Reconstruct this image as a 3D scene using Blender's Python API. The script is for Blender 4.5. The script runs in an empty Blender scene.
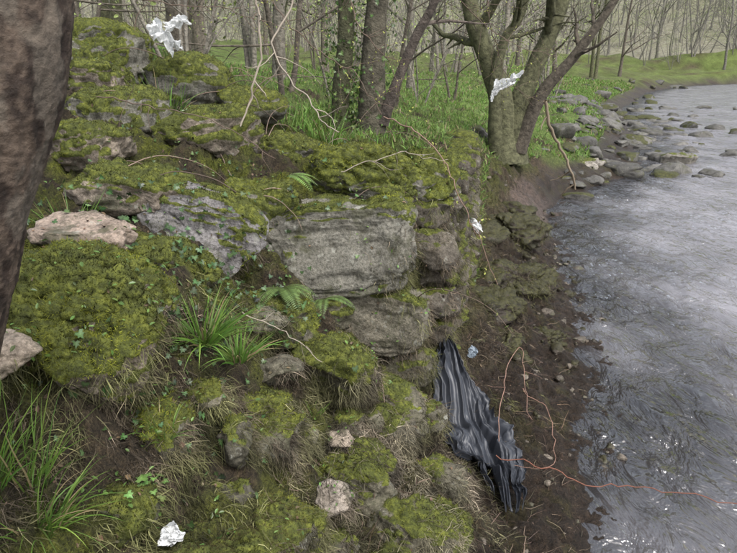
import bpy, bmesh, math
import numpy as np
from mathutils import Vector, Euler, Matrix
from mathutils.bvhtree import BVHTree
rng=np.random.default_rng(7)
scene=bpy.context.scene
COL=scene.collection

# ------------------------------------------------------------ noise
_perm=np.random.default_rng(1).permutation(256); _perm=np.concatenate([_perm,_perm,_perm])
_g=np.random.default_rng(2).normal(size=(256,3)); _g/=np.linalg.norm(_g,axis=1)[:,None]
def pnoise(p):
    p=np.asarray(p,float); i=np.floor(p).astype(int); f=p-i; i&=255
    u=f*f*f*(f*(f*6-15)+10); r=0
    for a in (0,1):
        for b in (0,1):
            for c in (0,1):
                h=_perm[_perm[_perm[(i[:,0]+a)&255]+((i[:,1]+b)&255)]+((i[:,2]+c)&255)]
                g=_g[h]; d=((f-np.array([a,b,c]))*g).sum(1)
                w=(u[:,0] if a else 1-u[:,0])*(u[:,1] if b else 1-u[:,1])*(u[:,2] if c else 1-u[:,2])
                r=r+w*d
    return r*1.6
def fbm(p,o=4,s=1.0,seed=0,gain=.5):
    p=np.asarray(p,float)*s+seed*17.31; a=1.0; r=0
    for k in range(o):
        r=r+a*pnoise(p*2.03**k+k*5.7); a*=gain
    return r
def sstep(x,a,b):
    t=np.clip((x-a)/(b-a),0,1); return t*t*(3-2*t)

# ------------------------------------------------------------ mesh helpers
def make_mesh(name,V,F,col=None,attrs=None,smooth=True,mat=None):
    V=np.asarray(V,np.float32); F=np.asarray(F,np.int32); k=F.shape[1]
    me=bpy.data.meshes.new(name); me.vertices.add(len(V)); me.vertices.foreach_set("co",V.ravel())
    me.loops.add(F.size); me.loops.foreach_set("vertex_index",F.ravel())
    me.polygons.add(len(F)); me.polygons.foreach_set("loop_start",np.arange(0,F.size,k,dtype=np.int32))
    me.polygons.foreach_set("loop_total",np.full(len(F),k,np.int32))
    me.polygons.foreach_set("use_smooth",np.full(len(F),smooth,bool))
    if col is not None:
        a=me.color_attributes.new("Col","FLOAT_COLOR","POINT")
        c=np.ones((len(V),4),np.float32); c[:,:3]=np.clip(col,0,1); a.data.foreach_set("color",c.ravel())
    if attrs:
        for n,v in attrs.items():
            a=me.attributes.new(n,"FLOAT","POINT"); a.data.foreach_set("value",np.asarray(v,np.float32))
    me.update(calc_edges=True)
    if mat: me.materials.append(mat)
    return me
def add_obj(name,me,parent=None,loc=None):
    o=bpy.data.objects.new(name,me); COL.objects.link(o)
    if parent: o.parent=parent
    if loc is not None: o.location=loc
    return o
def empty(name):
    return add_obj(name,None)
class Acc:
    def __init__(s): s.V=[];s.F=[];s.C=[];s.n=0
    def add(s,V,F,C):
        V=np.asarray(V,float); F=np.asarray(F,int); C=np.asarray(C,float)
        if C.ndim==1: C=np.tile(C,(len(V),1))
        s.V.append(V); s.F.append(F+s.n); s.C.append(C); s.n+=len(V)
    def mesh(s,name,mat,smooth=True):
        return make_mesh(name,np.concatenate(s.V),np.concatenate(s.F),np.concatenate(s.C),smooth=smooth,mat=mat)
def catmull(P,n=8):
    P=np.asarray(P,float); P=np.vstack([2*P[0]-P[1],P,2*P[-1]-P[-2]]); out=[]
    for i in range(1,len(P)-2):
        t=np.linspace(0,1,n,endpoint=False)[:,None]
        a,b,c,d=P[i-1],P[i],P[i+1],P[i+2]
        out.append(.5*((2*b)+(-a+c)*t+(2*a-5*b+4*c-d)*t*t+(-a+3*b-3*c+d)*t**3))
    out.append(P[-2][None]); return np.vstack(out)
def tube(P,R,sides=6,cap=True):
    P=np.asarray(P,float); R=np.asarray(R,float)*np.ones(len(P))
    T=np.gradient(P,axis=0); T/=np.linalg.norm(T,axis=1)[:,None]+1e-9
    up=np.array([1,0,0.]) if abs(T[0,2])>.7 else np.array([0,0,1.])
    N=np.zeros_like(P); n=np.cross(T[0],up)
    for i in range(len(P)):
        n=n-T[i]*np.dot(n,T[i]); n/=np.linalg.norm(n)+1e-9; N[i]=n
    B=np.cross(T,N); a=np.linspace(0,2*np.pi,sides,endpoint=False)
    V=P[:,None]+R[:,None,None]*(np.cos(a)[None,:,None]*N[:,None]+np.sin(a)[None,:,None]*B[:,None])
    V=V.reshape(-1,3); m=len(P)
    i=np.arange(m-1)[:,None]*sides; j=np.arange(sides)[None]; j2=(j+1)%sides
    q=np.stack([i+j,i+j2,i+sides+j2,i+sides+j],-1).reshape(-1,4)
    F=np.vstack([q[:,[0,1,2]],q[:,[0,2,3]]])
    return V,F
def strips(P,D,L,W,seg=3,bend=0.0,rnd=0.0,taper=1.0,side=None):
    n=len(P); D=D/np.linalg.norm(D,axis=1)[:,None]
    if side is None: side=rng.normal(size=(n,3))
    S=np.cross(D,side); S/=np.linalg.norm(S,axis=1)[:,None]+1e-9
    pos=P.copy(); rows=[]; d=D.copy(); bend=np.asarray(bend)*np.ones(n)
    for k in range(seg+1):
        t=k/seg
        w=W*(1-t**1.5*taper)*.5
        if k==seg: rows.append(pos[:,None])
        else: rows.append(np.stack([pos-S*w[:,None],pos+S*w[:,None]],1))
        d=d+np.array([0,0,-1.])*(bend/seg)[:,None]+rng.normal(size=(n,3))*rnd
        d/=np.linalg.norm(d,axis=1)[:,None]
        pos=pos+d*(L/seg)[:,None]
    V=np.concatenate(rows,1); m=2*seg+1; V=V.reshape(-1,3)
    f=[]
    for k in range(seg-1): f+= [[2*k,2*k+1,2*k+3],[2*k,2*k+3,2*k+2]]
    f.append([2*seg-2,2*seg-1,2*seg]); f=np.array(f)
    F=(np.arange(n)[:,None,None]*m+f[None]).reshape(-1,3)
    return V,F,m

# ------------------------------------------------------------ materials
def mat_new(name):
    m=bpy.data.materials.new(name); m.use_nodes=True; nt=m.node_tree; return m,nt,nt.nodes["Principled BSDF"]
def nd(nt,t,**k):
    n=nt.nodes.new(t)
    for a,b in k.items():
        if a in n.inputs.keys(): n.inputs[a].default_value=b
        else: setattr(n,a,b)
    return n
def noise_n(nt,scale,detail=4,rough=.6,vec=None):
    n=nd(nt,"ShaderNodeTexNoise"); n.inputs["Scale"].default_value=scale; n.inputs["Detail"].default_value=detail; n.inputs["Roughness"].default_value=rough
    if vec is None:
        g=nt.nodes.new("ShaderNodeTexCoord"); vec=g.outputs["Object"]
    nt.links.new(vec,n.inputs["Vector"]); return n
def ramp(nt,src,stops):
    r=nt.nodes.new("ShaderNodeValToRGB"); cr=r.color_ramp
    while len(cr.elements)<len(stops): cr.elements.new(.5)
    for e,(p,c) in zip(cr.elements,stops):
        e.position=p; e.color=(*c,1) if len(c)==3 else c
    nt.links.new(src,r.inputs[0]); return r
def mix(nt,fac,a,b,mode="MIX"):
    m=nt.nodes.new("ShaderNodeMix"); m.data_type="RGBA"; m.blend_type=mode
    for s,i in ((fac,0),(a,6),(b,7)):
        if hasattr(s,"links"): nt.links.new(s,m.inputs[i])
        elif i==0: m.inputs[0].default_value=s
        else: m.inputs[i].default_value=(*s,1)
    return m.outputs[2]
def col_mat(name,rough=.8,nscale=0,namt=.5,bump=0,bscale=60,spec=.3,trans=0,bdist=.01):
    m,nt,b=mat_new(name); a=nd(nt,"ShaderNodeVertexColor"); a.layer_name="Col"; c=a.outputs[0]
    if nscale:
        n=noise_n(nt,nscale); lo=1-namt; hi=1+namt*.8
        r=ramp(nt,n.outputs[0],[(.3,(lo,lo,lo)),(.7,(hi,hi,hi))]); c=mix(nt,1.0,c,r.outputs[0],"MULTIPLY")
    nt.links.new(c,b.inputs["Base Color"]); b.inputs["Roughness"].default_value=rough; b.inputs["Specular IOR Level"].default_value=spec
    if bump:
        n=noise_n(nt,bscale,4,.7); bp=nd(nt,"ShaderNodeBump",Strength=bump,Distance=bdist); nt.links.new(n.outputs[0],bp.inputs["Height"]); nt.links.new(bp.outputs[0],b.inputs["Normal"])
    if trans:
        tr=nt.nodes.new("ShaderNodeBsdfTranslucent"); nt.links.new(c,tr.inputs[0]); ms=nt.nodes.new("ShaderNodeMixShader"); ms.inputs[0].default_value=trans
        nt.links.new(b.outputs[0],ms.inputs[1]); nt.links.new(tr.outputs[0],ms.inputs[2]); nt.links.new(ms.outputs[0],nt.nodes["Material Output"].inputs[0])
    return m
M_moss=col_mat("moss_fibres",.9,spec=.1)
M_grass=col_mat("grass_blades",.55,trans=.3,spec=.35)
M_leaf=col_mat("leaves",.4,trans=.2,spec=.5)
M_dead=col_mat("dead_leaves",.8,spec=.2)
M_fib=col_mat("root_fibres",.8,spec=.2)
M_bark=col_mat("bark",.85,nscale=14,namt=.6,bump=1.0,bscale=30,bdist=.03)
M_twig=col_mat("twig_bark",.7)

def rock_mat():
    m,nt,b=mat_new("mossy_stone"); L=nt.links.new
    a=nd(nt,"ShaderNodeVertexColor"); a.layer_name="Col"
    ma=nd(nt,"ShaderNodeAttribute"); ma.attribute_name="moss"
    wa=nd(nt,"ShaderNodeAttribute"); wa.attribute_name="wet"
    geo=nt.nodes.new("ShaderNodeNewGeometry")
    n1=noise_n(nt,9,6,.65,geo.outputs["Position"]); r1=ramp(nt,n1.outputs[0],[(.28,(.42,.40,.36)),(.5,(1,1,1)),(.72,(1.35,1.33,1.28))])
    c=mix(nt,1,a.outputs[0],r1.outputs[0],"MULTIPLY")
    n2=noise_n(nt,70,5,.7,geo.outputs["Position"]); r2=ramp(nt,n2.outputs[0],[(.35,(.5,.5,.48)),(.65,(1.3,1.3,1.3))])
    c=mix(nt,1,c,r2.outputs[0],"MULTIPLY")
    n3=noise_n(nt,16,4,.6,geo.outputs["Position"]); r3=ramp(nt,n3.outputs[0],[(.60,(0,0,0)),(.68,(.6,.6,.6))])
    lk=mix(nt,wa.outputs["Fac"],(.36,.36,.31),(.09,.08,.06))
    c=mix(nt,r3.outputs[0],c,lk)
    n5=noise_n(nt,5,5,.75,geo.outputs["Position"]); r5=ramp(nt,n5.outputs[0],[(.52,(0,0,0)),(.62,(.8,.8,.8))])
    c=mix(nt,r5.outputs[0],c,(.075,.075,.045))
    n4=noise_n(nt,26,5,.75,geo.outputs["Position"]); r4=ramp(nt,n4.outputs[0],[(.3,(.018,.021,.006)),(.5,(.072,.084,.016)),(.72,(.19,.205,.032))])
    wm=ramp(nt,n4.outputs[0],[(.3,(.012,.010,.006)),(.7,(.058,.053,.02))])
    wf=nd(nt,"ShaderNodeMath",operation="MULTIPLY"); L(wa.outputs["Fac"],wf.inputs[0]); wf.inputs[1].default_value=1.25; wf.use_clamp=True
    mossc=mix(nt,wf.outputs[0],r4.outputs[0],wm.outputs[0])
    md=nd(nt,"ShaderNodeMath",operation="ADD"); L(ma.outputs["Fac"],md.inputs[0]); mm=nd(nt,"ShaderNodeMath",operation="MULTIPLY_ADD"); L(n2.outputs[0],mm.inputs[0]); mm.inputs[1].default_value=1.0; mm.inputs[2].default_value=-.5; L(mm.outputs[0],md.inputs[1])
    rm=ramp(nt,md.outputs[0],[(.38,(0,0,0)),(.55,(1,1,1))])
    c=mix(nt,rm.outputs[0],c,mossc)
    L(c,b.inputs["Base Color"])
    rr=nd(nt,"ShaderNodeMapRange"); L(wa.outputs["Fac"],rr.inputs[0]); rr.inputs[3].default_value=.85; rr.inputs[4].default_value=.38; L(rr.outputs[0],b.inputs["Roughness"])
    b.inputs["Specular IOR Level"].default_value=.35
    hb=nd(nt,"ShaderNodeMath",operation="ADD"); L(n1.outputs[0],hb.inputs[0]); h2=nd(nt,"ShaderNodeMath",operation="MULTIPLY"); L(n2.outputs[0],h2.inputs[0]); h2.inputs[1].default_value=.35; L(h2.outputs[0],hb.inputs[1])
    bp=nd(nt,"ShaderNodeBump",Strength=.9,Distance=.025); L(hb.outputs[0],bp.inputs["Height"]); L(bp.outputs[0],b.inputs["Normal"])
    return m
M_rock=rock_mat()
def ground_mat():
    m,nt,b=mat_new("bank_soil"); L=nt.links.new
    a=nd(nt,"ShaderNodeVertexColor"); a.layer_name="Col"
    wa=nd(nt,"ShaderNodeAttribute"); wa.attribute_name="wet"
    n1=noise_n(nt,22,6,.75); r1=ramp(nt,n1.outputs[0],[(.3,(.25,.24,.22)),(.5,(1,1,1)),(.7,(1.9,1.8,1.7))])
    n2=noise_n(nt,110,4,.75); r2=ramp(nt,n2.outputs[0],[(.35,(.4,.4,.4)),(.65,(1.6,1.6,1.6))])
    n3=noise_n(nt,1.1,4,.7); r3=ramp(nt,n3.outputs[0],[(.35,(.7,.68,.62)),(.65,(1.25,1.25,1.25))])
    c=mix(nt,1,a.outputs[0],r1.outputs[0],"MULTIPLY"); c=mix(nt,1,c,r2.outputs[0],"MULTIPLY"); c=mix(nt,1,c,r3.outputs[0],"MULTIPLY")
    L(c,b.inputs["Base Color"])
    rr=nd(nt,"ShaderNodeMapRange"); L(wa.outputs["Fac"],rr.inputs[0]); rr.inputs[3].default_value=.95; rr.inputs[4].default_value=.42; L(rr.outputs[0],b.inputs["Roughness"])
    b.inputs["Specular IOR Level"].default_value=.35
    hb=nd(nt,"ShaderNodeMath",operation="ADD"); L(n1.outputs[0],hb.inputs[0]); L(n2.outputs[0],hb.inputs[1])
    bp=nd(nt,"ShaderNodeBump",Strength=1,Distance=.03); L(hb.outputs[0],bp.inputs["Height"]); L(bp.outputs[0],b.inputs["Normal"])
    return m
M_ground=ground_mat()

# ------------------------------------------------------------ terrain
XWy=[-8,.8,1.5,2.2,3,3.6,4.2,6,8,10,11,12,13.5,20,32,50,62,68,72,80]
XWx=[.3,.85,.95,1.02,1.25,1.5,1.68,2.1,2.45,2.9,3.4,4.2,5.6,8.3,12.2,21,29,36,60,260]
def xw(y): return np.interp(y,XWy,XWx)
ROWS=[
(-8,[(-60,9),(-20,4),(-5,2.0),(-2,1.2),(-.85,.6),(-.35,.3),(0,0)]),
(.8,[(-60,10),(-20,4),(-5,2.0),(-2.05,1.25),(-1.45,.95),(-.85,.6),(-.35,.25),(0,0)]),
(1.5,[(-60,10),(-20,4),(-5,2.1),(-2.45,1.55),(-1.85,1.3),(-1.52,1.0),(-1.25,.76),(-.85,.46),(-.45,.2),(0,0)]),
(2.2,[(-60,10),(-20,4),(-5,2.2),(-2.3,1.62),(-1.9,1.48),(-1.64,1.22),(-1.5,.95),(-1.17,.66),(-.82,.42),(-.47,.2),(0,0)]),
(3.0,[(-60,10),(-20,4.2),(-5,2.3),(-2.75,1.7),(-2.04,1.47),(-1.65,1.2),(-1.4,.9),(-1.09,.52),(-.8,.28),(-.3,.1),(0,0)]),
(3.3,[(-60,10),(-20,4.2),(-5,2.35),(-2.4,1.6),(-1.67,1.2),(-1.35,.8),(-1.1,.45),(-.9,.3),(-.3,.1),(0,0)]),
(3.6,[(-60,10),(-20,4.3),(-5,2.4),(-3,1.85),(-1.6,1.5),(-1.3,1.4),(-1.12,.5),(-.7,.25),(-.3,.1),(0,0)]),
(4.2,[(-60,10),(-20,4.3),(-5,2.5),(-3,1.85),(-1.5,1.55),(-1.3,1.5),(-1.15,.55),(-.7,.25),(-.3,.1),(0,0)]),
(6,[(-60,10),(-20,4.4),(-5,2.5),(-3.2,1.8),(-1.35,1.5),(-1.2,.6),(-.8,.3),(-.3,.1),(0,0)]),
(8,[(-60,10),(-20,4.4),(-5,2.4),(-3.5,1.85),(-1.4,1.4),(-1.1,.6),(-.6,.3),(-.3,.12),(0,0)]),
(10,[(-60,10),(-20,4.2),(-6,2.4),(-3,1.6),(-1.3,1.2),(-.7,.6),(-.3,.2),(0,0)]),
(13.5,[(-60,10),(-25,3.8),(-10,2.4),(-4.5,1.4),(-2.2,.85),(-.8,.22),(0,0)]),
(20,[(-60,10),(-25,3.6),(-14,2.3),(-5,1.2),(-2,.75),(-.8,.25),(0,0)]),
(32,[(-60,10),(-20,2.4),(-8,1.2),(-2,.8),(-.8,.25),(0,0)]),
(80,[(-200,2),(-60,2),(-20,1.5),(-8,1.2),(-2,.8),(-.8,.25),(0,0)])]
SG=np.concatenate([np.linspace(-260,-8,80)[:-1],np.linspace(-8,1,700)])
TAB=np.array([np.interp(SG,[a for a,_ in r],[b for _,b in r]) for _,r in ROWS]); RY=np.array([y for y,_ in ROWS])
def base_h(x,y):
    s=x-xw(y)
    si=np.clip(np.interp(s,SG,np.arange(len(SG))),0,len(SG)-1.001); s0=si.astype(int); fs=si-s0
    yi=np.clip(np.interp(y,RY,np.arange(len(RY))),0,len(RY)-1.001); y0=yi.astype(int); fy=yi-y0
    z=(TAB[y0,s0]*(1-fs)+TAB[y0,s0+1]*fs)*(1-fy)+(TAB[y0+1,s0]*(1-fs)+TAB[y0+1,s0+1]*fs)*fy
    z=np.where(s>0,-.3*sstep(s,0,1.2)-.15*sstep(s,1,4),z)
    r=x-(13+.56*np.maximum(y,0)); z=np.where((s>0)&(r>-1),np.maximum(z,-.3+1.6*sstep(r,-1,3)),z)
    hill=26*sstep(y+np.abs(x)*.15,90,230)
    return z+hill
def terr(x,y,detail=True):
    x=np.asarray(x,float); y=np.asarray(y,float); sh=x.shape; x=x.ravel(); y=y.ravel()
    p=np.stack([x,y,np.zeros_like(x)],1)
    wx=fbm(p,3,1.6,1)*.08; wy=fbm(p,3,1.6,2)*.08
    z=base_h(x+wx,y+wy); s=x-xw(y)
    amp=np.where(s<0,np.clip(.3+np.abs(s)*.9,.3,1),.5)
    z=z+fbm(p,5,2.4,3,.58)*.10*amp
    z=z+(.5-np.abs(fbm(p,4,6.5,4,.6)))*.085*amp-.02
    far=sstep(y,12,60); z=z+fbm(p,4,.12,5)*1.2*far*sstep(-s,1,10)
    if detail: z=z+fbm(p,3,28,6,.6)*.016*amp
    return z.reshape(sh)
def geo_lines(a,b,d0,g):
    out=[a]; d=d0
    while out[-1]<b: out.append(out[-1]+d); d*=g
    return np.array(out)
xs=np.concatenate([-geo_lines(2.3,260,.03,1.055)[::-1],np.arange(-2.285,2.3,.015),geo_lines(2.3,330,.03,1.05)])
ys=np.concatenate([-geo_lines(-.6,12,.05,1.15)[::-1],np.arange(.615,5.6,.0155),geo_lines(5.6,330,.02,1.0155)])
X,Y=np.meshgrid(xs,ys); Z=terr(X,Y)
nx,ny=len(xs),len(ys)
V=np.stack([X,Y,Z],-1).reshape(-1,3)
i=np.arange(ny-1)[:,None]*nx; j=np.arange(nx-1)[None]
Q=np.stack([i+j,i+j+1,i+nx+j+1,i+nx+j],-1).reshape(-1,4)
dzx=np.gradient(Z,xs,axis=1); dzy=np.gradient(Z,ys,axis=0); nz=(1/np.sqrt(1+dzx**2+dzy**2)).ravel()
x,y,z=V.T; s=x-xw(y); p2=np.stack([x,y,z],1)
nA=fbm(p2,4,1.3,11); nB=fbm(p2,4,4.0,12); nC=fbm(p2,3,9,13)
def lerp(a,b,t): return a+(np.asarray(b)-a)*t[:,None]
col=np.tile([.065,.05,.032],(len(V),1))
col=lerp(col,[.075,.078,.024],sstep(nB+nA*.5,-.35,.15)*sstep(z,.3,.7))
vm=sstep(nB+.7*nA+.5*nC+(nz-.75)*.8,.05,.35)*sstep(z,.45,.9)*(y<9)*(1-.45*(1-sstep(z,.9,1.3)))
col=lerp(col,[.11,.125,.02],vm)
bankgrass=sstep(y,4.5,7)*sstep(-s,.9,1.6)*sstep(nA+nB*.6,-.6,.0)
bankgrass=np.maximum(bankgrass,sstep(y,9,14)*sstep(-s,.5,1.2)*.95*sstep(nA,-.7,.0))
bankgrass*=1-sstep(y,25,45)*.5
bankgrass*=1-.95*sstep(y,72,95)
col=lerp(col,[.12,.18,.045],bankgrass)
nF=fbm(p2*[1,1,0],4,.05,14)
col=lerp(col,[.19,.185,.14],sstep(y,78,96)*.95)  # brown-beige hill ground, with distant mist painted into its greyed colour
col=lerp(col,[.16,.17,.09],sstep(y,78,96)*.5*sstep(nF,0,.4))
mud=1-sstep(z+nB*.12,.22,.5); mud*=(y<75)
col=lerp(col,[.040,.029,.021],mud)
col=lerp(col,[.058,.052,.022],mud*sstep(nB+nC*.6,.12,.4)*.6*(s<-.1))
bay=np.exp(-((x-2.3)/.8)**2-((y-9.8)/.8)**2); col=lerp(col,[.15,.115,.10],np.clip(bay*1.2,0,.8)*(z>.02)*(z<.5))
wet=mud*.9
tme=make_mesh("ground",V,Q,col,{"wet":wet},mat=M_ground); ground=add_obj("ground",tme)
nearmask=(V[Q].mean(1)[:,0]>-4)&(V[Q].mean(1)[:,0]<9)&(V[Q].mean(1)[:,1]<14)&(V[Q].mean(1)[:,1]>.6)
QN=Q[nearmask]; TN=np.vstack([QN[:,[0,1,2]],QN[:,[0,2,3]]])
SURF=[(V[TN],vm[TN].mean(1),0)]
def on_ground(x,y): return float(terr(np.array([x]),np.array([y]))[0])

# ------------------------------------------------------------ rocks
_ico={}
def ico(sub):
    if sub not in _ico:
        bm=bmesh.new(); bmesh.ops.create_icosphere(bm,subdivisions=sub,radius=1)
        v=np.array([a.co for a in bm.verts]); f=np.array([[q.index for q in a.verts] for a in bm.faces]); bm.free(); _ico[sub]=(v,f)
    return _ico[sub]
GREY=(.18,.172,.145); PINK=(.25,.21,.17); DARK=(.05,.04,.03); PURP=(.20,.19,.19); OLV=(.12,.11,.08)
def rock_arrays(c,r,rot,seed,moss,sub=4,col=GREY,cuts=7,flat=None,wet=0,rough=1.0,sq=.8):
    v,f=ico(sub); rg=np.random.default_rng(seed)
    p=np.sign(v)*np.abs(v)**sq; p=p/np.max(np.abs(p))
    dirs=rg.normal(size=(cuts,3)); dirs/=np.linalg.norm(dirs,axis=1)[:,None]
    ds=rg.uniform(.55,.85,cuts)
    if flat:
        for fd in flat: dirs=np.vstack([dirs,np.array(fd[:3])/np.linalg.norm(fd[:3])]); ds=np.append(ds,fd[3])
    for n,d in zip(dirs,ds):
        e=p@n-d; p=p-np.where(e>0,e,0)[:,None]*n*.93
    p=p+v*(fbm(v,4,1.5,seed)*.13*rough+ -np.abs(fbm(v,4,3.2,seed+3))*.08*rough)[:,None]
    r=np.array(r); w=p*r
    w=w+v*(fbm(w,4,14,seed+5,.6)*.012*rough)[:,None]
    R=np.array(Euler([math.radians(a) for a in rot]).to_matrix()); w=w@R.T
    tn=np.cross(w[f[:,1]]-w[f[:,0]],w[f[:,2]]-w[f[:,0]]); N=np.zeros_like(w)
    for k in range(3): np.add.at(N,f[:,k],tn)
    N/=np.linalg.norm(N,axis=1)[:,None]+1e-9
    W=w+np.array(c)
    m=sstep(fbm(W,4,4.5,seed+9,.6)*.5+N[:,2]*.85+(moss-.85),-.1,.25) if moss>0 else np.zeros(len(W))
    lump=(.5-np.abs(fbm(W,3,13,seed+2)))*.035+.008
    W=W+N*(m*np.clip(lump,0,.04))[:,None]
    return W,f,m,N
def rock(name,c,r,rot=(0,0,0),seed=1,moss=.6,sub=5,col=GREY,parent=None,scatter=True,wet=0,**k):
    W,f,m,N=rock_arrays(c,r,rot,seed,moss,sub,col,**k)
    C=np.array(c); me=make_mesh(name,W-C,f,np.tile(col,(len(W),1)),{"moss":m,"wet":np.full(len(W),wet)},mat=M_rock)
    o=add_obj(name,me,parent,c)
    if scatter: SURF.append((W[f],m[f].mean(1)*(.35 if wet else 1),1))
    return o
wall=empty("dry_stone_river_wall")
rock("face_boulder",(-.19,3.44,1.33),(.47,.33,.26),(4,-3,3),23,.22,6,GREY,wall,flat=[(0,-1,.18,.66),(0,.1,1,.85)],cuts=0,rough=.75,sq=.6)
rock("lower_block",(.05,3.40,.91),(.30,.26,.19),(0,3,-8),12,.25,5,(.17,.155,.12),wall,flat=[(0,-1,0,.6)],cuts=2,rough=.7,sq=.65)
S=[
("cope_stone",(.03,3.85,1.66),(.40,.27,.17),(0,2,6),13,1.05,6,GREY,[]),
("cope_stone_end",(.36,4.0,1.60),(.19,.28,.2),(0,8,10),14,.9,5,GREY,[]),
("toe_block",(.16,3.45,.60),(.24,.22,.17),(0,0,20),15,.4,5,OLV,[]),
("packing_block",(-.27,3.36,.96),(.2,.2,.14),(0,10,0),16,.5,5,OLV,[])]
for n,c,r,rot,sd,ms,sub,cl,fl in S: rock(n,c,r,rot,sd,ms,sub,cl,wall,flat=fl)
k=0
for row in range(6):
    yy=3.75+.1*(row%2)
    while yy<7.4:
        w=rng.uniform(.16,.34); h=rng.uniform(.09,.14)
        zz=.42+row*.2+rng.uniform(-.03,.03); t=(zz-.4)/1.2
        xf=float(np.interp(yy,[3.6,4.2,6,7.6],[.40,.5,.92,1.15]))-.08*t
        rock("wall_stone",(xf,yy,zz),(.2,w*.6,h),(rng.uniform(-8,8),rng.uniform(-8,8),rng.uniform(-15,5)),100+k,rng.uniform(.2,.6),4,(.12,.105,.085),wall)
        yy+=w*1.15; k+=1
rock("mossy_slab",(-.80,2.98,1.50),(.32,.24,.20),(14,18,10),21,.25,6,PURP,None,flat=[(-.1,-1,.5,.45)],cuts=3,rough=.55,sq=.7)
B=[
("mossy_boulder",(-1.0,4.12,1.84),(.34,.26,.17),(0,-6,10),22,.75,5,PINK,[]),
("flat_pink_stone",(-1.02,2.28,1.70),(.20,.16,.085),(6,0,0),23,.0,5,(.34,.27,.22),[(0,0,1,.5)]),
("mossy_boulder",(-.96,1.93,1.46),(.30,.30,.25),(0,6,0),24,1.0,6,PINK,[]),
("mossy_boulder",(-1.15,3.05,1.70),(.30,.22,.12),(0,6,0),25,.7,5,PINK,[]),
("mossy_boulder",(-1.62,4.25,1.95),(.31,.26,.22),(0,0,30),26,.75,5,GREY,[]),
("mossy_boulder",(-1.4,5.35,2.1),(.34,.3,.24),(0,5,0),27,.8,5,GREY,[]),
("mossy_boulder",(-2.07,5.45,2.32),(.32,.3,.25),(0,0,0),28,.75,5,GREY,[]),
("mossy_boulder",(-.55,4.4,1.68),(.24,.2,.14),(0,0,0),29,.95,5,GREY,[]),
("mossy_boulder",(-.60,3.45,1.54),(.20,.2,.17),(0,10,0),30,1.0,5,GREY,[]),
("moss_covered_stone",(-.18,2.75,.92),(.21,.18,.16),(0,10,0),31,1.1,5,OLV,[]),
("moss_covered_stone",(-.42,2.78,1.10),(.2,.18,.13),(0,10,0),32,.8,5,OLV,[]),
("moss_covered_stone",(-.50,2.28,.93),(.2,.16,.11),(0,14,0),33,.6,5,OLV,[]),
("grey_stone",(-.56,2.08,.96),(.10,.09,.07),(10,20,30),34,.1,4,(.3,.29,.26),[]),
("flat_pink_stone",(-.12,2.46,.70),(.09,.05,.03),(8,14,-25),35,0,4,(.36,.3,.24),[]),
("grey_stone",(-.13,2.02,.74),(.07,.09,.04),(8,24,-25),36,0,4,(.3,.26,.22),[]),
("flat_pink_stone",(-1.0,1.60,1.53),(.10,.09,.06),(8,0,-5),37,0,4,(.36,.30,.24),[]),
("mossy_boulder",(-1.95,4.8,2.15),(.3,.25,.16),(0,0,0),38,.65,5,PINK,[]),
("mossy_boulder",(-1.55,3.5,1.85),(.25,.2,.13),(0,0,0),39,.75,5,PINK,[]),
("mossy_boulder",(-2.5,6.3,2.4),(.4,.3,.25),(0,0,0),40,.75,4,GREY,[]),
("mossy_boulder",(-.95,5.2,1.95),(.3,.25,.15),(0,0,40),41,.85,4,GREY,[]),
("mossy_boulder",(-.85,2.55,1.45),(.2,.18,.13),(0,20,40),42,.75,5,OLV,[]),
("moss_covered_stone",(.12,2.95,.56),(.22,.2,.13),(0,25,0),43,.35,5,OLV,[]),
("moss_covered_stone",(-.05,2.3,.60),(.2,.16,.10),(0,22,0),44,.35,5,OLV,[]),
("moss_covered_stone",(-.72,1.85,1.12),(.17,.14,.10),(0,25,0),45,.45,5,OLV,[]),
("moss_covered_stone",(.2,2.15,.42),(.22,.2,.12),(0,20,0),46,.25,5,OLV,[]),
("moss_covered_stone",(-.3,1.75,.80),(.15,.14,.09),(0,20,0),47,.5,5,OLV,[]),
("moss_covered_stone",(.38,2.62,.36),(.17,.15,.09),(0,20,30),48,.2,5,OLV,[]),
("wet_mossy_rock",(.98,5.05,.28),(.33,.26,.17),(0,0,20),51,.55,5,DARK,[]),
("wet_mossy_rock",(1.42,5.85,.30),(.36,.28,.19),(0,0,-20),52,.65,5,DARK,[]),
("wet_mossy_rock",(1.78,7.4,.36),(.36,.3,.2),(0,0,0),53,.6,5,DARK,[]),
("wet_mossy_rock",(1.02,4.5,.16),(.25,.22,.12),(0,0,0),54,.5,5,DARK,[]),
("wet_mossy_rock",(1.5,4.95,.06),(.24,.2,.08),(0,0,0),55,.5,5,DARK,[]),
("wet_mossy_rock",(.72,4.3,.25),(.16,.14,.12),(0,0,30),57,.5,4,DARK,[]),
("wet_mossy_rock",(1.15,5.5,.35),(.2,.16,.13),(0,0,70),58,.5,4,DARK,[]),
("wet_mossy_rock",(1.3,6.9,.42),(.3,.25,.17),(0,0,0),59,.6,4,DARK,[]),
("wet_mossy_rock",(2.0,8.6,.3),(.3,.25,.14),(0,0,0),60,.6,4,DARK,[]),
("grey_river_boulder",(4.4,13.4,.16),(.78,.45,.28),(0,-3,8),61,.1,5,(.30,.275,.245),[(0,0,1,.6)]),
("grey_river_boulder",(7.4,15.2,.05),(.5,.3,.19),(0,0,8),62,.1,4,(.2,.185,.16),[]),
]
rs=np.random.default_rng(21)
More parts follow.
